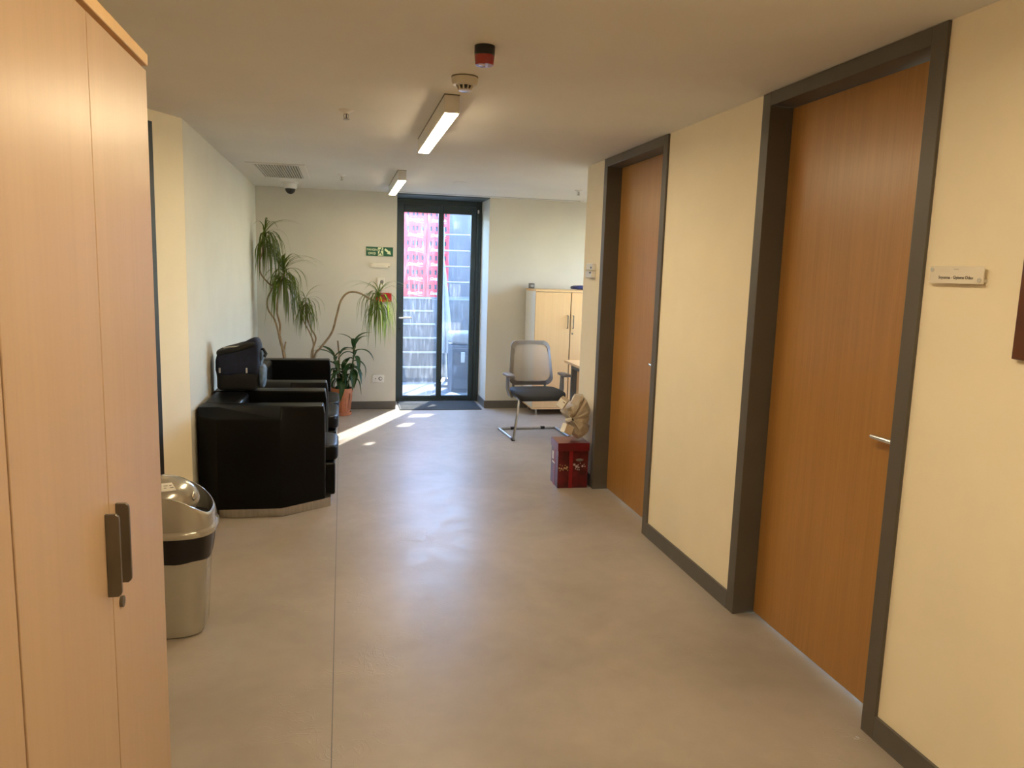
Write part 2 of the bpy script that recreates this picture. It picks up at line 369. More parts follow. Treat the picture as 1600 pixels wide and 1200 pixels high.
# ------------------------------------------------------------------ outdoors behind the glass door
struct(B(-2.5, 6, YD+.06, 10.95, -.10, -.012).build('courtyard_ground', 'concrete'))
st = struct(thing('outdoor_stair', (0, 0, 0), 'grey outdoor steps with white nosings rising behind the glass door', 'stairs'))
for k in range(6):
    y = 10.95+.25*k; z = .187*(k+1)
    tr_ = B(-.2, 1.372, y, y+.25 if k < 5 else y+1.4, -.1, z-.0).build('step', 'step_stone', st)
    B(-.2, 1.372, y-.018, y+.03, z-.002, z+.022).build('nosing', 'nosing_white', tr_, bev=.003)
struct(B(1.376, 4.2, 12.0, 13.6, -.1, 1.122).build('courtyard_terrace', 'concrete'))
struct(B(-2.5, 6, 13.6, 13.8, -.1, 2.7).build('courtyard_wall', 'outdoor_wall'))
struct(B(-2.5, -.22, 10.2, 13.6, -.1, 1.6).build('courtyard_bank', 'outdoor_wall'))
# unseen screen added right of the door: its slots shape the sun patches indoors
sc_ = thing('added_sun_screen', (1.745, 10.62, -.012), 'grey slotted screen added out of view outdoors to shape the sun patches', 'screen')
zs_ = [0, 1.56, 1.74, 2.05, 2.26, 2.51, 2.72, 3.32, 3.46, 3.75]
gaps = {1: (.03, .17), 3: (.06, .33), 5: (.165, .315), 7: (.20, .29)}
for i in range(len(zs_)-1):
    z0, z1 = zs_[i]+.012, zs_[i+1]+.012
    if i in gaps:
        a, b = gaps[i]; B(0, a, 0, .05, z0, z1).build('panel', 'screen_metal', sc_); B(b, 1.6, 0, .05, z0, z1).build('panel', 'screen_metal', sc_)
    else: B(0, 1.6, 0, .05, z0 if i else 0, z1).build('panel', 'screen_metal', sc_)
# railing on the terrace side
rl = thing('outdoor_railing', (1.40, 11.22, -.012), 'pale metal railing with four horizontal bars in front of the red crates', 'railing')
B(0, .035, 0, .035, 0, 2.20).build('post', 'rail_metal', rl, bev=.004); B(.62, .655, 0, .035, 0, 2.20).build('post', 'rail_metal', rl, bev=.004)
for z in (1.42, 1.645, 1.87, 2.10): MB().tube([(.03, .017, z), (.63, .017, z)], .011, 10).build('bar', 'rail_metal', rl, smooth=50)
# red crates in two stacks on the landing
CW, CH, CD = .352, .226, .27
cm = MB()                                            # an open bottle crate: solid band below, four windows above
t_ = .012; slots = ((.046, .078), (.132, .164), (.188, .220), (.274, .306)); zb = .125; zt_ = .198
cm.box(0, CW, 0, t_, 0, zb); cm.box(0, CW, 0, t_, zt_, CH)
prev = 0
for a, b in slots + ((CW, CW),): cm.box(prev, a, 0, t_, zb, zt_); prev = b
cm.box(0, t_, t_, CD, 0, CH); cm.box(CW-t_, CW, t_, CD, 0, CH); cm.box(t_, CW-t_, CD-t_, CD, 0, CH); cm.box(t_, CW-t_, t_, CD-t_, 0, .012)
crate_me = cm.mesh('body'); crate_me.materials.append(MATS['crate_red'])
bo = MB().lathe([(.030, 0), (.030, .12), (.026, .15), (.014, .185), (.014, .205), (.001, .206)], 10).mesh('bottle', 40); bo.materials.append(MATS['bottle_grey'])
logo = text_mesh('Coca-Cola', .054, 'crate_white', shear=.35, offset=.0022, extrude=.001)
sw = MB(); pts = [(-.13+.26*k/12, .012*math.sin(k/12*math.pi*1.6)-.032) for k in range(13)]
sw.loft([[(x, y-.006*math.sin(math.pi*k/12)-.001, 0), (x, y+.006*math.sin(math.pi*k/12)+.001, 0), (x, y+.006*math.sin(math.pi*k/12)+.001, .001), (x, y-.006*math.sin(math.pi*k/12)-.001, .001)] for k, (x, y) in enumerate(pts)])
swm = sw.mesh('swoosh'); swm.materials.append(MATS['crate_white'])
order = ['bottom', 'second from bottom', 'third from bottom', 'fourth from bottom', 'fifth from bottom', 'topmost']
for ci, (cx, side) in enumerate(((.945, 'left'), (1.302, 'right'))):
    for r in range(6):
        c = thing('bottle_crate', (cx+random.uniform(-.003, .003), 12.36+random.uniform(-.004, .004), 1.146+r*(CH+.001)), f'red crate with white script lettering, {order[r]} of the {side} stack behind the glass', 'crate', 'red bottle crates stacked on the outdoor landing')
        inst(crate_me, 'body', c)
        for k in range(4): inst(bo, 'bottle', c, ((slots[k][0]+slots[k][1])/2, .055, .013), scale=(1, 1, .98))
        lg = inst(logo, 'lettering', c, (CW/2, -.0015, .066), (H90, 0, 0)); inst(swm, 'swoosh', c, (CW/2, -.0015, .066), (H90, 0, 0))
# furled parasol, utility cabinet with a folded sheet, paper on the ground
pa = thing('furled_parasol', (1.41, 10.58, -.012), 'furled pale blue-white parasol standing outside behind the right glass pane', 'parasol')
MB().lathe([(.16, 0), (.16, .03), (.03, .06), (.02, .10)], 24).build('base', 'concrete', pa, smooth=40)
MB().tube([(0, 0, .06), (-.03, .02, .9), (-.068, .035, 1.78)], .015, 10).build('pole', 'rail_metal', pa, smooth=50)
pl = []
for i in range(9):
    t = i/8; r = .012+.075*(t**.8)*(1-.35*max(0, t-.8)/.2); z = 1.74-1.28*t; cx = -.066+.050*t
    pl.append([(cx+r*(1+.28*math.cos(6*a))*math.cos(a), .033-.02*t+r*(1+.28*math.cos(6*a))*math.sin(a), z) for a in [2*math.pi*k/36 for k in range(36)]])
MB().loft(pl).build('canopy', 'parasol_cloth', pa, smooth=60)
uc = thing('utility_cabinet', (1.40, 9.97, -.012), 'low grey utility cabinet outside the right glass pane', 'cabinet')
B(0, .30, 0, .40, 0, .62).build('body', 'utility_grey', uc, bev=.006)
dr_ = B(.02, .28, -.012, 0, .05, .59).build('door', 'utility_grey', uc, bev=.004)
B(.115, .165, -.026, -.012, .40, .54).build('handle', 'light_grey_plastic', dr_, bev=.006)
def wob(a, s): return lambda p: p+Vector((noise.noise(p*s), noise.noise(p*s+Vector((7, 3, 1))), noise.noise(p*s+Vector((1, 9, 4)))))*a
tag(MB().ellip((0, 0, .085), (.17, .19, .085), .45, 16, wob(.02, 9)).build('folded_sheet', 'sheet_white', loc=(1.545, 10.17, .622), smooth=60), 'crumpled white sheet lying on the grey cabinet outdoors', 'sheet')
tag(MB().loft([[(-.10, -.05, 0), (.16, -.07, 0), (.03, .05, 0), (.0, .12, 0), (-.05, .03, 0)], [(-.10, -.05, .006), (.16, -.07, .006), (.03, .05, .03), (.0, .12, .012), (-.05, .03, .006)]]).build('paper_sheet', 'paper_white', loc=(1.36, 9.78, -.012)), 'white torn paper lying outside at the foot of the glass door', 'paper')

# ------------------------------------------------------------------ ceiling fittings
def luminaire(y0, y1, x, label, mat='lamp_diffuser'):
    L = thing('linear_lamp', (x, (y0+y1)/2, ZC), label, 'ceiling light', 'slim linear ceiling lamps'); h = (y1-y0)/2
    B(-.035, .035, -h, h, -.085, -.003).build('housing', 'white_metal', L, bev=.002)
    B(-.037, .037, -h-.002, h+.002, -.003, 0).build('mounting_plate', 'handle_metal', L)
    B(-.031, .031, -h+.004, h-.004, -.0885, -.0851).build('diffuser', mat, L)
luminaire(3.745, 5.06, .503, 'nearest lit white linear lamp, just behind the round smoke detector')
luminaire(6.72, 8.06, .492, 'farther small linear lamp hanging close to the glass door', 'lamp_diffuser_dim')
luminaire(.76, 2.06, .503, 'linear lamp on the corridor ceiling right above the camera')
luminaire(-2.3, -1.0, .503, 'linear lamp on the corridor ceiling behind the camera')
luminaire(6.55, 7.86, 3.2, 'linear lamp over the desk in the bay on the right', 'lamp_diffuser_dim')

d = thing('alarm_siren', (.509, 2.925, ZC), 'black and red cylindrical alarm siren on the ceiling', 'siren')
MB().lathe([(.0375, 0), (.0375, -.034)], 36).build('base', 'black_plastic', d, smooth=40)
MB().lathe([(.0372, -.034), (.034, -.064), (.032, -.067), (.001, -.068)], 36).build('dome', 'siren_red', d, smooth=40)
MB().ellip((-.012, -.008, -.0675), (.014, .012, .004), 1, 10).build('lens', 'siren_lens', d, smooth=60)
d = thing('smoke_detector', (.509, 3.40, ZC), 'round cream smoke detector between siren and nearest lamp', 'smoke detector')
MB().lathe([(.057, 0), (.057, -.004), (.055, -.006)], 40).build('base', 'handle_metal', d, smooth=40)
MB().lathe([(.056, -.005), (.056, -.022), (.050, -.034), (.036, -.036)], 40).build('body', 'cream_plastic', d, smooth=40)
MB().lathe([(.030, -.034), (.024, -.052)], 30).build('chamber', 'black_plastic', d, smooth=40)
for k in range(10):
    a = 2*math.pi*k/10; MB().tube([(.036*math.cos(a), .036*math.sin(a), -.034), (.027*math.cos(a), .027*math.sin(a), -.053)], .0035, 6).build('rib', 'cream_plastic', d)
MB().lathe([(.029, -.051), (.027, -.057), (.018, -.060), (.001, -.0605)], 30).build('cap', 'siren_lens', d, smooth=40)
def sprinkler(x, y, label):
    s = thing('sprinkler_head', (x, y, ZC), label, 'sprinkler', 'ceiling sprinkler heads')
    MB().lathe([(.040, 0), (.038, -.004), (.016, -.012), (.012, -.018)], 28).build('escutcheon', 'white_metal', s, smooth=40)
    for q in (-1, 1): MB().tube([(0, 0, -.016), (q*.012, 0, -.024), (q*.012, 0, -.036), (0, 0, -.046)], .0028, 8).build('frame_arm', 'brushed_steel', s, smooth=50)
    MB().tube([(0, 0, -.016), (0, 0, -.046)], .0025, 8).build('bulb', 'black_plastic', s, smooth=50)
    MB().lathe([(.017, -.046), (.017, -.049)], 18).build('deflector', 'brushed_steel', s, smooth=30)
sprinkler(.021, 4.31, 'nearest sprinkler head, left of the lit linear lamp')
sprinkler(-.005, 7.31, 'sprinkler head right of the ceiling vent grille')
sprinkler(2.285, 7.52, 'sprinkler head over the beech cabinet on the right')
# vent grille
v = thing('vent_grille', (-.535, 7.29, ZC), 'white ceiling vent grille with dark slots over the sofa', 'vent'); vx, vy = .235, .545
for a in ((-vx, vx, -vy, -vy+.07), (-vx, vx, vy-.07, vy), (-vx, -vx+.055, -vy+.07, vy-.07), (vx-.055, vx, -vy+.07, vy-.07)):
    B(*a, -.008, 0).build('border', 'white_metal', v)
B(-vx+.05, vx-.05, -vy+.065, vy-.065, -.002, 0).build('backing', 'black_plastic', v)
sm_ = B(-.0033, .0033, -vy+.07, vy-.07, -.012, -.002).mesh('slat'); sm_.materials.append(MATS['white_metal'])
for k in range(17): inst(sm_, 'slat', v, (-vx+.065+k*(2*vx-.13)/16, 0, 0), (0, .25, 0))
# dome camera
d = thing('dome_camera', (-.51, 8.24, ZC), 'white security camera with dark glass dome below the vent', 'security camera')
MB().lathe([(.082, 0), (.082, -.008), (.068, -.012), (.066, -.055), (.056, -.062)], 36).build('housing', 'white_plastic', d, smooth=40)
MB().ellip((0, 0, -.062), (.050, .050, .052), 1, 16).build('dome', 'black_plastic', d, smooth=80)
MB().lathe([(.089, 0), (.087, -.005), (.001, -.0055)], 40).build('cover_plate', 'ceiling_paint', None, smooth=30, loc=(1.11, 7.41, ZC))
tag(bpy.data.objects['cover_plate'], 'flat round white cover plate on the ceiling before the glass door', 'cover plate')
d = thing('slot_diffuser', (1.62, 8.60, ZC), 'long thin slot in the ceiling along the back wall', 'air diffuser')
B(-1.03, 1.03, -.028, .028, -.002, 0).build('frame', 'white_metal', d); B(-1.02, 1.02, -.010, .010, -.003, -.0015).build('slot', 'black_plastic', d)

# ------------------------------------------------------------------ right wall fittings
def name_plate(name, loc, rz, w, h, label, lines):
    p = thing(name, loc, label, 'sign', rz=rz)
    B(-w/2, w/2, -.021, -.017, -h/2, h/2).build('plate', 'plate_acrylic', p, bev=.0008)
    for s in (-1, 1): MB().tube([(s*(w/2-.011), 0, -s*(h/2-.011)), (s*(w/2-.011), -.026, -s*(h/2-.011))], .0062, 14).build('standoff', 'chrome', p, smooth=50)
    for body, size, z, off in lines: inst(text_mesh(body, size, 'print_dark', offset=off, extrude=.0002), 'lettering', p, (0, -.0213, z), (H90, 0, 0))
name_plate('name_plate', (XR, 2.025, 1.629), -H90, .212, .052, 'clear name plate reading Soyunma - Giyinme Odası on the right wall', [('Soyunma - Giyinme Odası', .0130, -.008, .0002), ('• • • • • •', .005, .017, .0001)])
bp = thing('wall_plaque', (XR, 1.79, 1.40), 'dark brown wooden plaque cut by the right edge of the photo', 'plaque', rz=-H90)
B(0, .34, -.022, 0, 0, .40).build('board', 'plaque_brown', bp, bev=.003); B(.09, .25, -.024, -.022, .09, .31).build('panel', 'plate_acrylic', bp)
th = thing('thermostat', (XR, 5.60, 1.565), 'white two-piece wall thermostat at the end of the corridor wall', 'thermostat', rz=-H90)
B(-.075, .075, -.030, 0, .058, .108).build('upper_unit', 'white_plastic', th, bev=.004)
B(-.075, .075, -.034, 0, 0, .052).build('lower_unit', 'white_plastic', th, bev=.004)
B(.03, .055, -.032, -.030, .070, .084).build('button', 'black_plastic', th)
B(.020, .060, -.0355, -.034, .034, .046).build('display', 'black_plastic', th)

# ------------------------------------------------------------------ back wall fittings
sg = thing('exit_sign', (.4015, YB, 1.766), 'green fire exit sign with running figure and arrow', 'sign')
B(-.147, .147, -.006, 0, -.050, .050).build('board', 'sign_green', sg)
B(-.018, .040, -.0072, -.006, -.046, .046).build('doorway', 'sign_glow', sg)
inst(text_mesh('YANGIN', .031, 'sign_glow', offset=.0006), 'lettering', sg, (-.083, -.0068, .018), (H90, 0, 0)); inst(text_mesh('ÇIKIŞI', .031, 'sign_glow', offset=.0006), 'lettering', sg, (-.083, -.0068, -.022), (H90, 0, 0))
def flat(pts, y0, y1): return MB().loft([[(x, y0, z) for x, z in pts], [(x, y1, z) for x, z in pts]])
rm = MB()
rm.lathe([(.0075, 0), (.0075, .0012)], 14); rm.v = [(x+.021, -.0072-z, y+.034) for x, y, z in rm.v]
def limb(a, b, w0, w1):
    A = Vector(a); Bv = Vector(b); d_ = (Bv-A).normalized(); p_ = Vector((-d_.y, d_.x))
    q = [A+p_*w0, Bv+p_*w1, Bv-p_*w1, A-p_*w0]; rm.loft([[(v.x, -.0072, v.y) for v in q], [(v.x, -.0084, v.y) for v in q]])
for a in (((.014, .025), (.004, -.006), .008, .006), ((.012, .023), (.030, .012), .004, .003), ((.030, .013), (.038, .020), .003, .003), ((.010, .022), (-.008, .020), .004, .003), ((-.008, .020), (-.014, .006), .003, .003),
          ((.004, -.006), (.020, -.020), .006, .005), ((.020, -.020), (.030, -.042), .005, .004), ((.003, -.006), (-.002, -.026), .006, .004), ((-.002, -.025), (-.018, -.030), .004, .004)): limb(*a)
rm.build('figure', 'sign_green', sg)
flat([(.056, .030), (.066, .036), (.104, .004), (.112, .016), (.124, -.030), (.078, -.022), (.090, -.012), (.052, .018)], -.006, -.0072).build('arrow', 'sign_glow', sg)
name_plate('name_plate', (.4125, YB, 1.617), 0, .205, .050, 'small clear name plate under the green exit sign', [('• • • • • • • • • • •', .012, -.006, .0003)])
sw_ = thing('wall_intercom', (.411, YB, 1.346), 'cream wall intercom unit just above the red call point', 'intercom')
B(-.045, .045, -.012, 0, 0, .135).build('back_plate', 'cream_plastic', sw_, bev=.004)
B(-.034, -.012, -.028, -.012, .014, .122).build('receiver', 'cream_plastic', sw_, bev=.006)
MB().tube([(.016, -.012, .088), (.016, -.015, .088)], .020, 20).build('speaker', 'taupe_plastic', sw_, smooth=40)
B(.0, .032, -.016, -.012, .022, .046).build('button', 'white_plastic', sw_, bev=.002)
cp = thing('fire_call_point', (.450, YB, 1.215), 'red fire alarm call point half hidden by hanging leaves', 'call point')
B(-.085, .085, -.035, 0, 0, .10).build('housing', 'red_plastic', cp, bev=.005); B(-.040, .040, -.037, -.035, .022, .080).build('window', 'gift_ribbon', cp)
so = thing('wall_socket', (.394, YB, .306), 'white double wall socket low beside the glass door', 'socket')
B(-.066, .066, -.010, 0, 0, .086).build('frame', 'white_plastic', so, bev=.004)
MB().tube([(.024, -.010, .043), (.024, -.0105, .043)], .022, 22).build('socket_well', 'grey_plastic', so, smooth=40)
MB().tube([(.028, -.0108, .043), (.028, -.012, .043)], .014, 18).build('socket_insert', 'white_plastic', so, smooth=40)
B(-.040, -.018, -.0125, -.010, .030, .056).build('outlet', 'white_plastic', so, bev=.002); B(-.034, -.025, -.0132, -.0125, .038, .048).build('port', 'black_plastic', so)

# ------------------------------------------------------------------ tall beech cabinets at the left
FX = -.42
def tall_cabinet(y0, label, lock):
    h = 2.044; w = .826; c = thing('tall_cabinet', (FX, y0, 0), label, 'cabinet', 'tall beech cabinets along the left'); dpt = .43
    B(-dpt, -.020, 0, w, .06, h-.026).build('body', 'beech', c)
    B(-dpt, -.03, .01, w-.01, 0, .06).build('plinth', 'handle_metal', c)
    B(-dpt-.002, .004, -.001, w+.001, h-.025, h).build('top', 'beech_pale', c, bev=.002)
    for k, (a, b) in enumerate(((.002, w/2-.002), (w/2+.002, w-.002))):
        dd = B(-.0195, 0, a, b, .062, h-.034).build('door', 'beech', c, bev=.0015)
        yy = w/2-.026 if k == 0 else w/2+.042
        hd = MB(); pr = [(0, .985), (.018, .985), (.023, .990), (.024, .995), (.024, 1.132), (.023, 1.137), (.018, 1.142), (0, 1.142)]
        hd.loft([[(x, yy-.004, z) for x, z in pr], [(x, yy+.004, z) for x, z in pr]])
        hd.build('handle', 'handle_metal', dd, bev=.001)
        if k == 1: MB().tube([(0, yy+.005, .944), (.006, yy+.005, .944)], .011, 18).build('lock', 'handle_metal', dd, smooth=40)
tall_cabinet(1.907-.826, 'tall beech cabinet with two dark tab handles, next to the bin', True)
tall_cabinet(1.907-.828-.826, 'tall beech cabinet at the very left edge of the photo', True)

# ------------------------------------------------------------------ swing-top bin
bn = thing('swing_bin', (-.735, 3.445, 0), 'silver plastic swing-top bin with black bag beside the beech cabinet', 'waste bin', rz=0)
def rrect(r, e=.62, n=48, sx=1.0, sy=.86):
    pw = lambda a: math.copysign(abs(a)**e, a)
    return [(r*sx*pw(math.cos(2*math.pi*k/n)), r*sy*pw(math.sin(2*math.pi*k/n))) for k in range(n)]
def ring(r, z, **k): return [(x, y, z) for x, y in rrect(r, **k)]
MB().loft([ring(.125, 0), ring(.142, .006), ring(.150, .03), ring(.176, .46)]).build('bucket', 'bin_silver', bn, smooth=50)
bagl = []
for z, r in ((.345, .174), (.352, .178), (.40, .183), (.44, .186), (.468, .187)):
    l = ring(r, z); bagl.append([(x*(1+.03*noise.noise(Vector((x*22, y*22, z*6)))), y*(1+.03*noise.noise(Vector((x*22, y*22, z*6+5)))), zz+(.018*noise.noise(Vector((x*9, y*9, 2))) if i == 0 or z < .36 else 0)) for i, (x, y, zz) in enumerate(l)])
MB().loft(bagl, cap=False).build('bin_bag', 'bin_bag', bn, smooth=70)
MB().loft([ring(.192, .452), ring(.200, .456), ring(.200, .476), ring(.195, .482), ring(.190, .488)], cap=False).build('rim', 'bin_silver', bn, smooth=40)
# hood: a collar with a slanting mouth, low on the corridor side; the silver swing flap bulges through it
NU = 64
def lip(x): return .632-2.7*max(0, x)**2-.10*min(0, x)
def collar(k, off=0.0):
    o = []
    for x, y in rrect(.193-off, n=NU):
        q = 1-.045*k**2; z = .486+(lip(x)-.486)*k; o.append((x*q, y*q, z))
    return o
ho = MB().loft([collar(k/6) for k in range(7)]+[collar(1.0, .007), collar(.6, .008), collar(0, .008)], cap=False).build('hood', 'bin_silver', bn, smooth=60)
FR = (.150, .124, .104); FC = (-.018, -.012, .588)
fo = MB().ellip(FC, FR, 1.0, 22).build('flap', 'bin_silver', bn, smooth=80)
def on_flap(a, e, k=1.0): return Vector((FC[0]+FR[0]*k*math.cos(e)*math.cos(a), FC[1]+FR[1]*k*math.cos(e)*math.sin(a), FC[2]+FR[2]*k*math.sin(e)))
kp = on_flap(-.42, .22); kn = MB().ellip(tuple(kp), (.008, .019, .019), 1, 12); kn.build('push_knob', 'chrome', fo, smooth=80)
MB().loft([ring(.160, .500), ring(.160, .506)]).build('inner_plate', 'black_plastic', bn)
lb = MB()
for i in range(6):
    for j in range(4): lb.v.append(tuple(on_flap(-1.42+.48*i/5+.0*j, .62+.36*j/3, 1.018)))
lb.f = [(i*4+j, i*4+j+1, i*4+j+5, i*4+j+4) for i in range(5) for j in range(3)]
lb.build('paper_label', 'paper_white', fo, smooth=60)
for i0, e0, w_ in ((-1.34, .84, .16), (-1.34, .74, .10), (-1.12, .84, .10), (-1.12, .74, .13)):
    m_ = MB()
    for i in range(4):
        for j in range(2): m_.v.append(tuple(on_flap(i0+w_*i/3, e0+.022*j, 1.024)))
    m_.f = [(i*2, i*2+1, i*2+3, i*2+2) for i in range(3)]; m_.build('print', 'print_dark', fo)

# ------------------------------------------------------------------ leather armchair and sofa
def club_seat(name, y0, y1, ncush, label, cat):
    """x runs from the back (-.88) to the front (-.03); y0/y1 are the straight top edges of the arms"""
    c = thing(name, (-.46, (y0+y1)/2, 0), label, cat); h = (y1-y0)/2; ox = .46; ta = .165; ZA = .70
    bulge = .10
    for s in (-1, 1):
        def P(pts, z): return [(x+ox, s*y, z) for x, y in pts]
        lo = [(-.885, h-.01), (-.76, h+bulge), (-.38, h+bulge+.01), (-.112, h-.075), (-.112, h-ta), (-.885, h-ta)]
        tp = [(-.885, h-.01), (-.76, h-.012), (-.38, h-.004), (-.122, h-.012), (-.122, h-ta+.004), (-.885, h-ta)]
        MB().loft([P(lo, .062), P(lo, .635), P(tp, ZA)]).build('armrest', 'leather', c, bev=.012, seg=3)
    iw = h-ta-.002
    B(-.885+ox, -.645+ox, -iw, iw, .30, ZA).build('backrest', 'leather', c, bev=.030, seg=4)
    B(-.880+ox, -.050+ox, -iw, iw, .062, .285).build('seat_base', 'leather', c, bev=.015, seg=3)
    cw = 2*iw/ncush
    for k in range(ncush):
        ya = -iw+k*cw+.002; yb = -iw+(k+1)*cw-.002
        MB().ellip(((-.64-.028)/2+ox, (ya+yb)/2, .345), (.306, (yb-ya)/2, .062), .28, 22).build('seat_cushion', 'leather', c, smooth=80)
    pl_ = [(-.765, h+.03), (-.69, h+.07), (-.374, h+.075), (-.078, h-.12)]
    poly = [(x+ox, y) for x, y in pl_]+[(x+ox, -y) for x, y in reversed(pl_)]
    MB().prism(poly, 0, .060).build('plinth', 'brushed_steel', c, bev=.002)
    return c
club_seat('armchair', 5.03, 5.83, 1, 'boxy black leather armchair nearest the bin', 'armchair')
club_seat('sofa', 6.07, 7.71, 2, 'boxy black leather two-seat sofa between the armchair and the potted plants', 'sofa')

# bag on the armchair
bg_ = thing('soft_bag', (-.715, 5.72, .709), 'navy and black soft bag standing on the back of the black armchair', 'bag')
def shp(p):
    q = p.copy(); t = p.z/.33
    q.x *= 1.0-.06*t; q.y *= 1.0-.25*max(0, t-.3)
    if t > .75: q.z += .10*(q.x/.16)*(t-.75)/.25
    return q+Vector((noise.noise(p*9), noise.noise(p*9+Vector((4, 1, 2))), noise.noise(p*9+Vector((2, 8, 1)))))*.014
MB().ellip((0, 0, .092), (.150, .120, .092), .30, 22, shp).build('lower_body', 'black_fabric', bg_, smooth=80)
MB().ellip((.002, .0, .205), (.154, .124, .110), .30, 22, shp).build('upper_body', 'navy_fabric', bg_, smooth=80)
MB().ellip((.0, -.012, .298), (.146, .100, .026), .5, 18, lambda p: p+Vector((0, 0, .26*p.x+.012*noise.noise(p*14)))).build('top_flap', 'black_fabric', bg_, smooth=80)
MB().tube([(-.09, -.09, .300), (-.05, -.10, .309), (0, -.10, .312), (.05, -.09, .322)], .005, 8).build('zip', 'light_grey_plastic', bg_, smooth=60)
MB().ellip((.155, -.02, .100), (.026, .085, .080), .6, 14, wob(.012, 18)).build('side_pocket', 'blue_grey_fabric', bg_, smooth=80)
MB().ellip((.152, .0, .225), (.016, .055, .055), .7, 14, wob(.012, 18)).build('side_cloth', 'blue_grey_fabric', bg_, smooth=80)
for x in (-.115, .062):
    B(x-.006, x+.006, -.130, -.116, .130, .165).build('buckle', 'light_grey_plastic', bg_, bev=.003)
MB().tube([(.13, .02, .27), (.165, .0, .285), (.185, -.03, .255), (.175, -.04, .235)], .011, 8).build('strap', 'black_fabric', bg_, smooth=60)

# ------------------------------------------------------------------ plants
def strip_leaf(L, el, droop, w, fold=.2, tip=1.0, n=9):
    """a leaf starting at the origin towards +x, rising at angle el and bending down"""
    mbl = MB(); p = Vector((0, 0, 0)); a = el
    for i in range(n+1):
        t = i/n; ww = w*(math.sin(math.pi*min(1, .12+.88*t)**.75) if tip else 1)+.0006
        if i == n: ww = .0004
        nx, nz = -math.sin(a), math.cos(a)
        mbl.v += [(p.x+nx*ww*fold, -ww, p.z+nz*ww*fold), (p.x, 0, p.z), (p.x+nx*ww*fold, ww, p.z+nz*ww*fold)]
        a -= droop/n*(1.6-t*.6); a = max(a, -1.50)
        p = p+Vector((math.cos(a), 0, math.sin(a)))*(L/n)
    for i in range(n):
        k = 3*i; mbl.f += [(k, k+1, k+4, k+3), (k+1, k+2, k+5, k+4)]
    return mbl
thin = []
for el in (1.35, 1.1, .9, .65, .4, .15, -.2):
    for q in range(2):
        dr = {1.35: 1.2, 1.1: 2.2, .9: 2.6, .65: 2.5, .4: 2.2, .15: 1.8, -.2: 1.3}[el]*(.98+.22*q)
        me = strip_leaf(.44+.07*q, el, dr, .0064).mesh('leaf', 60); me.materials.append(MATS['leaf_thin']); thin.append(me)
def tuft(parent, c, n, size, dz=.07, wall=XL):
    for k in range(n):
        t = random.random()
        me = thin[min(len(thin)-1, int((1-t)*len(thin)*.999))] if t < .95 or k % 3 == 0 else thin[random.randint(2, 7)]
        yaw = random.uniform(0, 2*math.pi); sz = size*random.uniform(.75, 1.12); reach = max(v.co.x for v in me.vertices)*sz
        while wall is not None and c[0]+parent.parent.location.x+reach*math.cos(yaw) < wall+.03: yaw = random.uniform(0, 2*math.pi)
        inst(me, 'leaf', parent, (c[0]+random.uniform(-.008, .008), c[1]+random.uniform(-.008, .008), c[2]+(t-.5)*dz*2), (0, random.uniform(-.10, .10), yaw), (sz,)*3)
def smooth_path(pts, n=5):
    P = [Vector(p) for p in pts]; o = []
    for i in range(len(P)-1):
        a, b, c, d = P[max(i-1, 0)], P[i], P[i+1], P[min(i+2, len(P)-1)]
        for k in range(n):
            t = k/n; o.append(.5*((2*b)+(c-a)*t+(2*a-5*b+4*c-d)*t*t+(3*b-a-3*c+d)*t**3))
    o.append(P[-1]); return o
def stem(parent, pts, r0, r1, mat='bark', name='stem'):
    p = smooth_path(pts); return MB().tube(p, [r0+(r1-r0)*i/(len(p)-1) for i in range(len(p))], 9).build(name, mat, parent, smooth=60)
def pot(parent, r, h, name='pot'):
    po = MB().lathe([(r*.66, .022), (r*.70, .03), (r*.90, h*.80), (r*.90, h*.84), (r, h*.85), (r, h), (r*.88, h), (r*.86, h*.90)], 40, cap=False).build(name, 'terracotta', parent, smooth=35)
    MB().lathe([(r*.86, h*.905), (r*.4, h*.93), (.001, h*.935)], 30).build('soil', 'soil', parent, smooth=60)
    MB().lathe([(r*.70, 0), (r*.84, .004), (r*.88, .032), (r*.84, .034), (r*.78, .020), (.001, .020)], 40).build('saucer', 'terracotta', parent, smooth=35)
    for k in range(16):
        a = 2*math.pi*k/16; MB().tube([(r*.735*math.cos(a), r*.735*math.sin(a), h*.2), (r*.895*math.cos(a), r*.895*math.sin(a), h*.76)], .004, 6).build('rib', 'terracotta', po)
PY = 8.30
p1 = thing('dragon_tree', (-.585, PY, 0), 'tall dragon tree with two drooping leaf tufts in the left corner', 'plant'); pot(p1, .15, .30)
def L1(x, z, y=0): return (x+.585, y, z)
tr1 = stem(p1, [L1(-.585, .24), L1(-.59, .62), L1(-.625, .80), L1(-.638, .86)], .019, .014, name='trunk')
b2 = stem(p1, [L1(-.637, .86), L1(-.632, .98, .02), L1(-.66, 1.10, .02), L1(-.655, 1.24, .03), L1(-.625, 1.36, .02), L1(-.59, 1.50, 0)], .011, .008)
b1 = stem(p1, [L1(-.640, .86), L1(-.68, 1.02), L1(-.745, 1.13), L1(-.750, 1.24), L1(-.70, 1.36), L1(-.74, 1.40), L1(-.81, 1.49), L1(-.825, 1.60), L1(-.79, 1.72), L1(-.765, 1.86)], .010, .007)
stem(p1, [L1(-.590, .72), L1(-.575, .80)], .010, .008, name='stub')
tuft(b1, L1(-.770, 1.83), 100, .95); tuft(b2, L1(-.59, 1.46), 110, .98)
p2 = thing('dragon_tree', (-.30, PY+.06, 0), 'slender dragon tree behind the sofa with one stem arching towards the glass door', 'plant'); pot(p2, .14, .28)
def L2(x, z, y=0): return (x+.30, y, z)
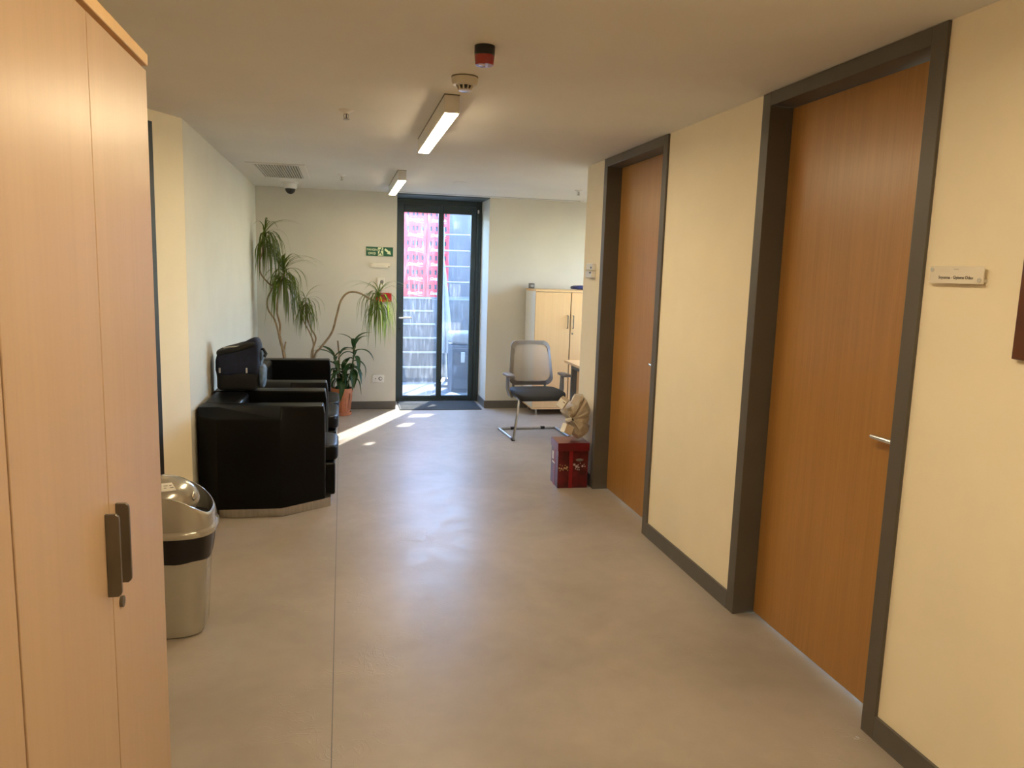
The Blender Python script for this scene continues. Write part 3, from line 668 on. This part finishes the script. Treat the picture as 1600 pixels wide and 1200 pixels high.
s1 = stem(p2, [L2(-.31, .22), L2(-.32, .64), L2(-.30, .74), L2(-.275, .84), L2(-.33, .95), L2(-.36, 1.06), L2(-.375, 1.20)], .010, .007)
s2 = stem(p2, [L2(-.29, .22), L2(-.305, .66), L2(-.30, .78), L2(-.33, .88), L2(-.40, 1.02), L2(-.43, 1.14)], .009, .006)
tuft(s1, L2(-.375, 1.20), 60, .72, dz=.05); tuft(s2, L2(-.42, 1.16), 14, .62, dz=.03)
s3 = stem(p2, [L2(-.27, .22), L2(-.29, .62), L2(-.22, .74, -.02), L2(-.11, .90, -.05), L2(-.06, 1.08, -.08), L2(-.015, 1.24, -.10), L2(.06, 1.325, -.12), L2(.17, 1.325, -.14), L2(.27, 1.27, -.16), L2(.36, 1.24, -.17)], .012, .009)
tuft(s3, L2(.37, 1.25, -.17), 105, .88)
# broad-leaved plant in the terracotta pot
p3 = thing('potted_corn_plant', (-.005, 8.43, 0), 'broad-leaved green plant in a ribbed terracotta pot', 'plant'); pot(p3, .118, .295)
broad = []
for el, dr, L, w in ((1.2, 1.0, .30, .026), (.9, 1.6, .32, .030), (.6, 2.0, .33, .032), (.3, 2.2, .30, .032), (.0, 1.7, .30, .034)):
    me = strip_leaf(L, el, dr, w, .35, n=10).mesh('leaf', 60); me.materials.append(MATS['leaf_broad']); broad.append(me)
def canes(pts, r, leaves, z0, z1, sz):
    s = stem(p3, pts, r, r*.8, 'green_stem', 'cane'); P = smooth_path(pts, 8)
    for k in range(leaves):
        t = (k+.5)/leaves; z = z0+(z1-z0)*t
        q = min(P, key=lambda v: abs(v.z-z)); a = k*2.4+random.uniform(-.3, .3)
        inst(broad[min(4, int((1-t)*5))], 'leaf', s, q, (random.uniform(-.2, .2), random.uniform(-.15, .15), a), (sz*random.uniform(.8, 1.1),)*3)
canes([(-.02, 0, .26), (-.05, -.01, .45), (-.085, -.02, .66)], .011, 15, .36, .66, .85)
canes([(.03, .0, .26), (.09, -.02, .45), (.125, -.03, .66), (.13, -.03, .80)], .010, 19, .42, .80, .85)
canes([(.0, -.03, .26), (.01, -.05, .40), (.015, -.06, .52)], .010, 12, .32, .52, .85)
stem(p3, [(-.03, .03, .26), (-.03, .04, .60), (-.045, .04, .80)], .010, .008, name='cut_stake')

# ------------------------------------------------------------------ floor mat at the glass door
B(-.47, .47, -.29, .29, 0, .009).build('door_mat', 'mat_rubber', loc=(1.105, 8.94, 0), bev=.003)
dm = tag(bpy.data.objects['door_mat'], 'dark grey ribbed doormat in front of the glass door', 'mat')
for k in range(14): B(-.45, .45, -.27+k*.0405, -.25+k*.0405, .009, .0115).build('rib', 'mat_rubber', dm)

# ------------------------------------------------------------------ the bay on the right: cabinet, desk, visitor chair
bc = thing('low_cabinet', (2.075, 8.27, 0), 'waist-high beech cabinet with white sides against the back wall', 'cabinet')
B(0, .018, .02, .47, .085, 1.385).build('side_panel', 'white_laminate', bc, bev=.001); B(.802, .82, .02, .47, .085, 1.385).build('side_panel', 'white_laminate', bc, bev=.001)
B(.018, .802, .025, .47, .087, 1.384).build('body', 'white_laminate', bc); B(.396, .420, .0195, .0245, .088, 1.380).build('gap_shade', 'black_plastic', bc)  # black strip stands in for the shade between the two doors
B(-.002, .822, -.002, .472, 1.385, 1.408).build('top', 'beech_pale', bc, bev=.002)
B(0, .82, .0, .47, .070, .085).build('bottom', 'beech_pale', bc)
for k, (a, b) in enumerate(((.002, .402), (.412, .818))):
    dd = B(a, b, 0, .019, .088, 1.380).build('door', 'beech_pale', bc, bev=.002)
    hx = .372 if k == 0 else .437
    MB().tube([(hx, 0, 1.125), (hx, -.026, 1.125), (hx, -.026, .985), (hx, 0, .985)], .006, 10).build('handle', 'handle_metal', dd, smooth=50)
    if k: MB().tube([(hx-.003, 0, .925), (hx-.003, -.004, .925)], .010, 16).build('lock', 'handle_metal', dd, smooth=50)
for x in (.06, .41, .76):
    for y in (.05, .42): MB().lathe([(.022, 0), (.022, .010), (.012, .014), (.012, .070)], 16, (x, y)).build('foot', 'brushed_steel', bc, smooth=40)
d = thing('cable_box', (2.12, 8.66, 1.408), 'small grey box on the left end of the low beech cabinet', 'box')
B(-.03, .03, -.02, .04, 0, .06).build('body', 'grey_plastic', d, bev=.006); B(-.018, .018, -.023, -.02, .018, .042).build('front', 'light_grey_plastic', d, bev=.002)
tag(MB().ellip((0, 0, .022), (.13, .09, .022), .5, 14, wob(.006, 14)).build('folded_cloth', 'blue_cover', loc=(2.66, 8.44, 1.414), smooth=80), 'folded dark blue cloth on the low beech cabinet', 'cloth')
dk = thing('desk', (2.155, 6.04, 0), 'beech desk with dark metal legs half hidden by the corridor wall', 'desk')
B(0, .80, 0, 1.30, .715, .74).build('top', 'beech_pale', dk, bev=.002)
for x in (.065, .72):
    for y in (.03, 1.22): B(x, x+.05, y, y+.05, 0, .66).build('leg', 'frame_paint', dk, bev=.003)
B(.065, .115, .03, 1.27, .66, .714).build('side_rail', 'frame_paint', dk); B(.72, .77, .03, 1.27, .66, .714).build('side_rail', 'frame_paint', dk); B(.115, .72, 1.22, 1.27, .66, .714).build('cross_rail', 'frame_paint', dk)
B(.12, .72, 1.235, 1.253, .20, .655).build('modesty_panel', 'beech_pale', dk)
MB().tube([(.10, 1.0, .740), (.10, 1.0, .743)], .03, 20).build('cable_port', 'black_plastic', dk, smooth=40)

vc = thing('visitor_chair', (1.865, 7.28, 0), 'grey mesh-backed visitor chair on a cantilever steel frame', 'chair', rz=math.radians(3))
fr = []
for s in (1, -1):
    seq = [(s*.20, -.02, .378), (s*.215, -.16, .378), (s*.238, -.215, .350), (s*.265, -.245, .19), (s*.288, -.262, .05), (s*.292, -.245, .014), (s*.296, .0, .013), (s*.298, .22, .013), (s*.275, .255, .013), (0, .26, .013)]
    fr += seq if s == 1 else list(reversed(seq[:-1]))
MB().tube(smooth_path(fr, 4), .0125, 12).build('sled_frame', 'brushed_steel', vc, smooth=60)
for x, y in ((-.292, -.235), (.292, -.235)): B(x-.017, x+.017, y-.025, y+.02, 0, .030).build('foot_clip', 'black_plastic', vc, bev=.004)
for x in (-.16, .16): B(x-.022, x+.022, .243, .277, 0, .028).build('foot_clip', 'black_plastic', vc, bev=.004)
B(-.20, .20, -.17, .16, .362, .395)  .build('under_plate', 'black_plastic', vc, bev=.006)
MB().ellip((0, -.02, .424), (.252, .245, .036), .42, 24, lambda p: p+Vector((0, 0, -.02*max(0, (-p.y-.10)/.15)**2))).build('seat', 'seat_fabric', vc, smooth=80)
def back_pt(x, z): return (x+.018, .215+.20*max(0, z-.50)-.05*max(0, 1-(x/.22)**2)+.05-.06*math.sin((z-.45)/.45*math.pi), z)
def rr(hw_t, hw_b, z0, z1, rad, n=8):
    cs = [(hw_b-rad, z0+rad, -H90), (hw_t-rad, z1-rad, 0), (-hw_t+rad, z1-rad, H90), (-hw_b+rad, z0+rad, math.pi)]
    o = []
    for cx, cz, a0 in cs:
        for k in range(n+1): a = a0+H90*k/n; o.append((cx+rad*math.cos(a), cz+rad*math.sin(a)))
    return o
out_ = rr(.205, .230, .462, .905, .07); inn = rr(.175, .196, .507, .868, .055)
bm_ = MB(); lo_, li_, lo2, li2 = [[(*back_pt(x, z),) for x, z in l] for l in (out_, inn, out_, inn)]
off = lambda l, d: [(x, y+d, z) for x, y, z in l]
N = len(lo_); loops = [off(lo_, 0), off(li_, 0), off(li_, .022), off(lo_, .022), off(lo_, 0)]
bm_.loft(loops, cap=False)
bm_.build('back_frame', 'taupe_plastic', vc, smooth=40)
msh = MB(); li3 = rr(.180, .200, .502, .873, .055); cnr = [(*back_pt(x, z),) for x, z in li3]
gx, gz = 12, 14
for i in range(gz+1):
    z = .501+(.874-.501)*i/gz; hw = .202+(.180-.202)*i/gz; e_ = min(z-.497, .878-z); hw -= max(0, .05-math.sqrt(max(0, .05**2-max(0, .05-e_)**2)))
    for j in range(gx+1):
        x = -hw+2*hw*j/gx; p = back_pt(x, z); msh.v.append((p[0], p[1]+.011, p[2]))
for i in range(gz):
    for j in range(gx): a = i*(gx+1)+j; msh.f.append((a, a+1, a+gx+2, a+gx+1))
msh.build('mesh_back', 'mesh_cloth', vc, smooth=60)
for s in (-1, 1):
    MB().tube(smooth_path([(s*.15, .10, .385), (s*.16, .21, .390), (s*.165, .245, .43), (s*.17, .25, .50)], 4), .013, 8).build('back_support', 'grey_plastic', vc, smooth=60)
    a = MB().loft([[(s*.235, -.02, .375), (s*.262, -.02, .375), (s*.262, .10, .375), (s*.235, .10, .375)], [(s*.268, -.0, .45), (s*.290, -.0, .45), (s*.290, .09, .45), (s*.268, .09, .45)],
                   [(s*.272, .02, .585), (s*.292, .02, .585), (s*.292, .085, .585), (s*.272, .085, .585)]]).build('arm_post', 'grey_plastic', vc, bev=.005)
    MB().ellip((s*.285, .0, .598), (.040, .125, .013), .4, 14).build('arm_pad', 'taupe_plastic', vc, smooth=80)

# ------------------------------------------------------------------ red gift box and the paper bag on it
gb = thing('gift_box', (1.688, 5.50, 0), 'dark red gift box with snowflake print and lid on the floor', 'gift box', rz=math.radians(-2))
bw, bd, bhh = .116, .112, .345
B(-bw, bw, -bd, bd, 0, bhh-.01).build('body', 'gift_red', gb, bev=.002)
B(-bw-.005, bw+.005, -bd-.005, bd+.005, bhh-.062, bhh).build('lid', 'gift_lid', gb, bev=.002)
B(-.030, -.002, -bd-.0015, -bd, .0, bhh-.062).build('ribbon', 'gift_ribbon', gb); B(-bw-.0015, -bw, -.025, .025, 0, bhh-.062).build('ribbon', 'gift_ribbon', gb)
MB().ellip((.050, -bd-.001, .215), (.030, .002, .011), 1, 12).build('grip_hole', 'grey_plastic', gb, smooth=60)
def flake(x, z, r, mat):
    f_ = MB()
    for k in range(3):
        a = math.pi*k/3; dx, dz = math.cos(a), math.sin(a); w = r*.22
        q = [(x+dx*r-dz*w, z+dz*r+dx*w), (x+dx*r+dz*w, z+dz*r-dx*w), (x-dx*r+dz*w, z-dz*r-dx*w), (x-dx*r-dz*w, z-dz*r+dx*w)]
        f_.loft([[(u, -bd-.0016-.0002*k, v) for u, v in q], [(u, -bd, v) for u, v in q]])
    f_.build('snowflake', mat, gb)
for x, z, r in ((-.105, .155, .007), (-.098, .135, .005), (-.088, .150, .008), (-.075, .140, .005), (-.066, .155, .008), (-.052, .150, .007), (-.045, .160, .009), (-.040, .138, .005), (-.083, .172, .004), (-.06, .176, .004), (-.1, .18, .004)): flake(x, z, r, 'gift_gold')
for x, z, r in ((.010, .180, .010), (.028, .165, .012), (.045, .158, .007), (.040, .178, .005), (.034, .142, .005), (.048, .140, .005), (.020, .148, .004), (.073, .168, .009), (.092, .166, .005), (.085, .182, .004), (.056, .19, .004)): flake(x, z, r, 'gift_silver')
B(-bw-.002, -bw, .030, .070, .19, .25).build('price_sticker', 'paper_white', gb)
B(-bw-.004, -bw, -.020, .060, .165, .175).build('handle_cord', 'paper_white', gb)

pb = thing('paper_bag', (1.733, 5.515, .352), 'crumpled kraft paper bag full of small boxes on the red gift box', 'paper bag')
OUTL = [(1.615, .559), (1.628, .602), (1.667, .621), (1.705, .645), (1.733, .699), (1.763, .698), (1.801, .645), (1.826, .586), (1.813, .547), (1.824, .507), (1.806, .478), (1.828, .458), (1.818, .414), (1.788, .380), (1.743, .356), (1.707, .376), (1.681, .411), (1.709, .455), (1.678, .485), (1.641, .524)]
PX, PZ = 1.672, .522                                   # where the paper is gathered
rim = []
for i, (x, z) in enumerate(OUTL):                      # three pleats between neighbouring corners
    x1, z1 = OUTL[(i+1) % len(OUTL)]
    for k in range(3): rim.append((x+(x1-x)*k/3, z+(z1-z)*k/3))
def bag_ring(r, y, amp, ins=1.0):
    o = []
    for i, (x, z) in enumerate(rim):
        w = amp*(1.9*noise.noise(Vector((x*42, z*42, r*1.2)))+((-1)**i)*.8*max(0, noise.noise(Vector((x*11+4, z*11, 2)))+.12))
        o.append((PX+(x-PX)*r*ins-1.733, y-5.515+w+.010*noise.noise(Vector((x*18, z*18, r*3))), max(.004, PZ+(z-PZ)*r*ins-.352)))
    return o
pbm = MB().loft([bag_ring(.04, 5.425, 0), bag_ring(.25, 5.402, .004), bag_ring(.5, 5.395, .007), bag_ring(.75, 5.408, .008), bag_ring(.93, 5.435, .008), bag_ring(1.0, 5.475, .006),
                 bag_ring(1.0, 5.52, .004, .99), bag_ring(.9, 5.575, .003), bag_ring(.5, 5.592, .002), bag_ring(.05, 5.595, 0)])
pbm.build('bag_body', 'paper_kraft', pb, smooth=18)
def small_box(loc, dims, rot, label, mat='paper_white', end=None):
    b_ = thing('small_carton', loc, label, 'carton'); b_.rotation_euler = rot
    x, y, z = dims; B(-x/2, x/2, -y/2, y/2, -z/2, z/2).build('body', mat, b_, bev=.0012)
    if end: B(-x/2+.001, x/2-.001, -y/2-.0008, -y/2, -z/2+.001, z/2-.001).build('end_label', end, b_)
    return b_
c1 = small_box((1.590, 5.408, .650), (.058, .085, .066), (0, .56, -.5), 'tan small carton with a white end sticking out left of the paper bag', 'paper_kraft', 'paper_white')
B(.004, .022, -.0440, -.0433, .014, .019).build('print', 'print_dark', c1)
small_box((1.618, 5.362, .458), (.076, .050, .066), (0, .42, .40), 'cream small carton lying low at the front of the paper bag', 'paper_white', 'plate_acrylic')
small_box((1.683, 5.385, .672), (.056, .006, .078), (.12, .40, .1), 'white card standing upright at the top of the paper bag')
tg = thing('shiny_wrapper', (1.636, 5.372, .526), 'small shiny black and silver wrapper hanging from the paper bag', 'wrapper')
MB().ellip((0, 0, 0), (.034, .010, .012), .8, 14, wob(.010, 40)).build('foil', 'paper_white', tg, smooth=40)
MB().ellip((.024, -.006, .0), (.012, .008, .011), .8, 12, wob(.008, 40)).build('print', 'black_plastic', tg, smooth=40)
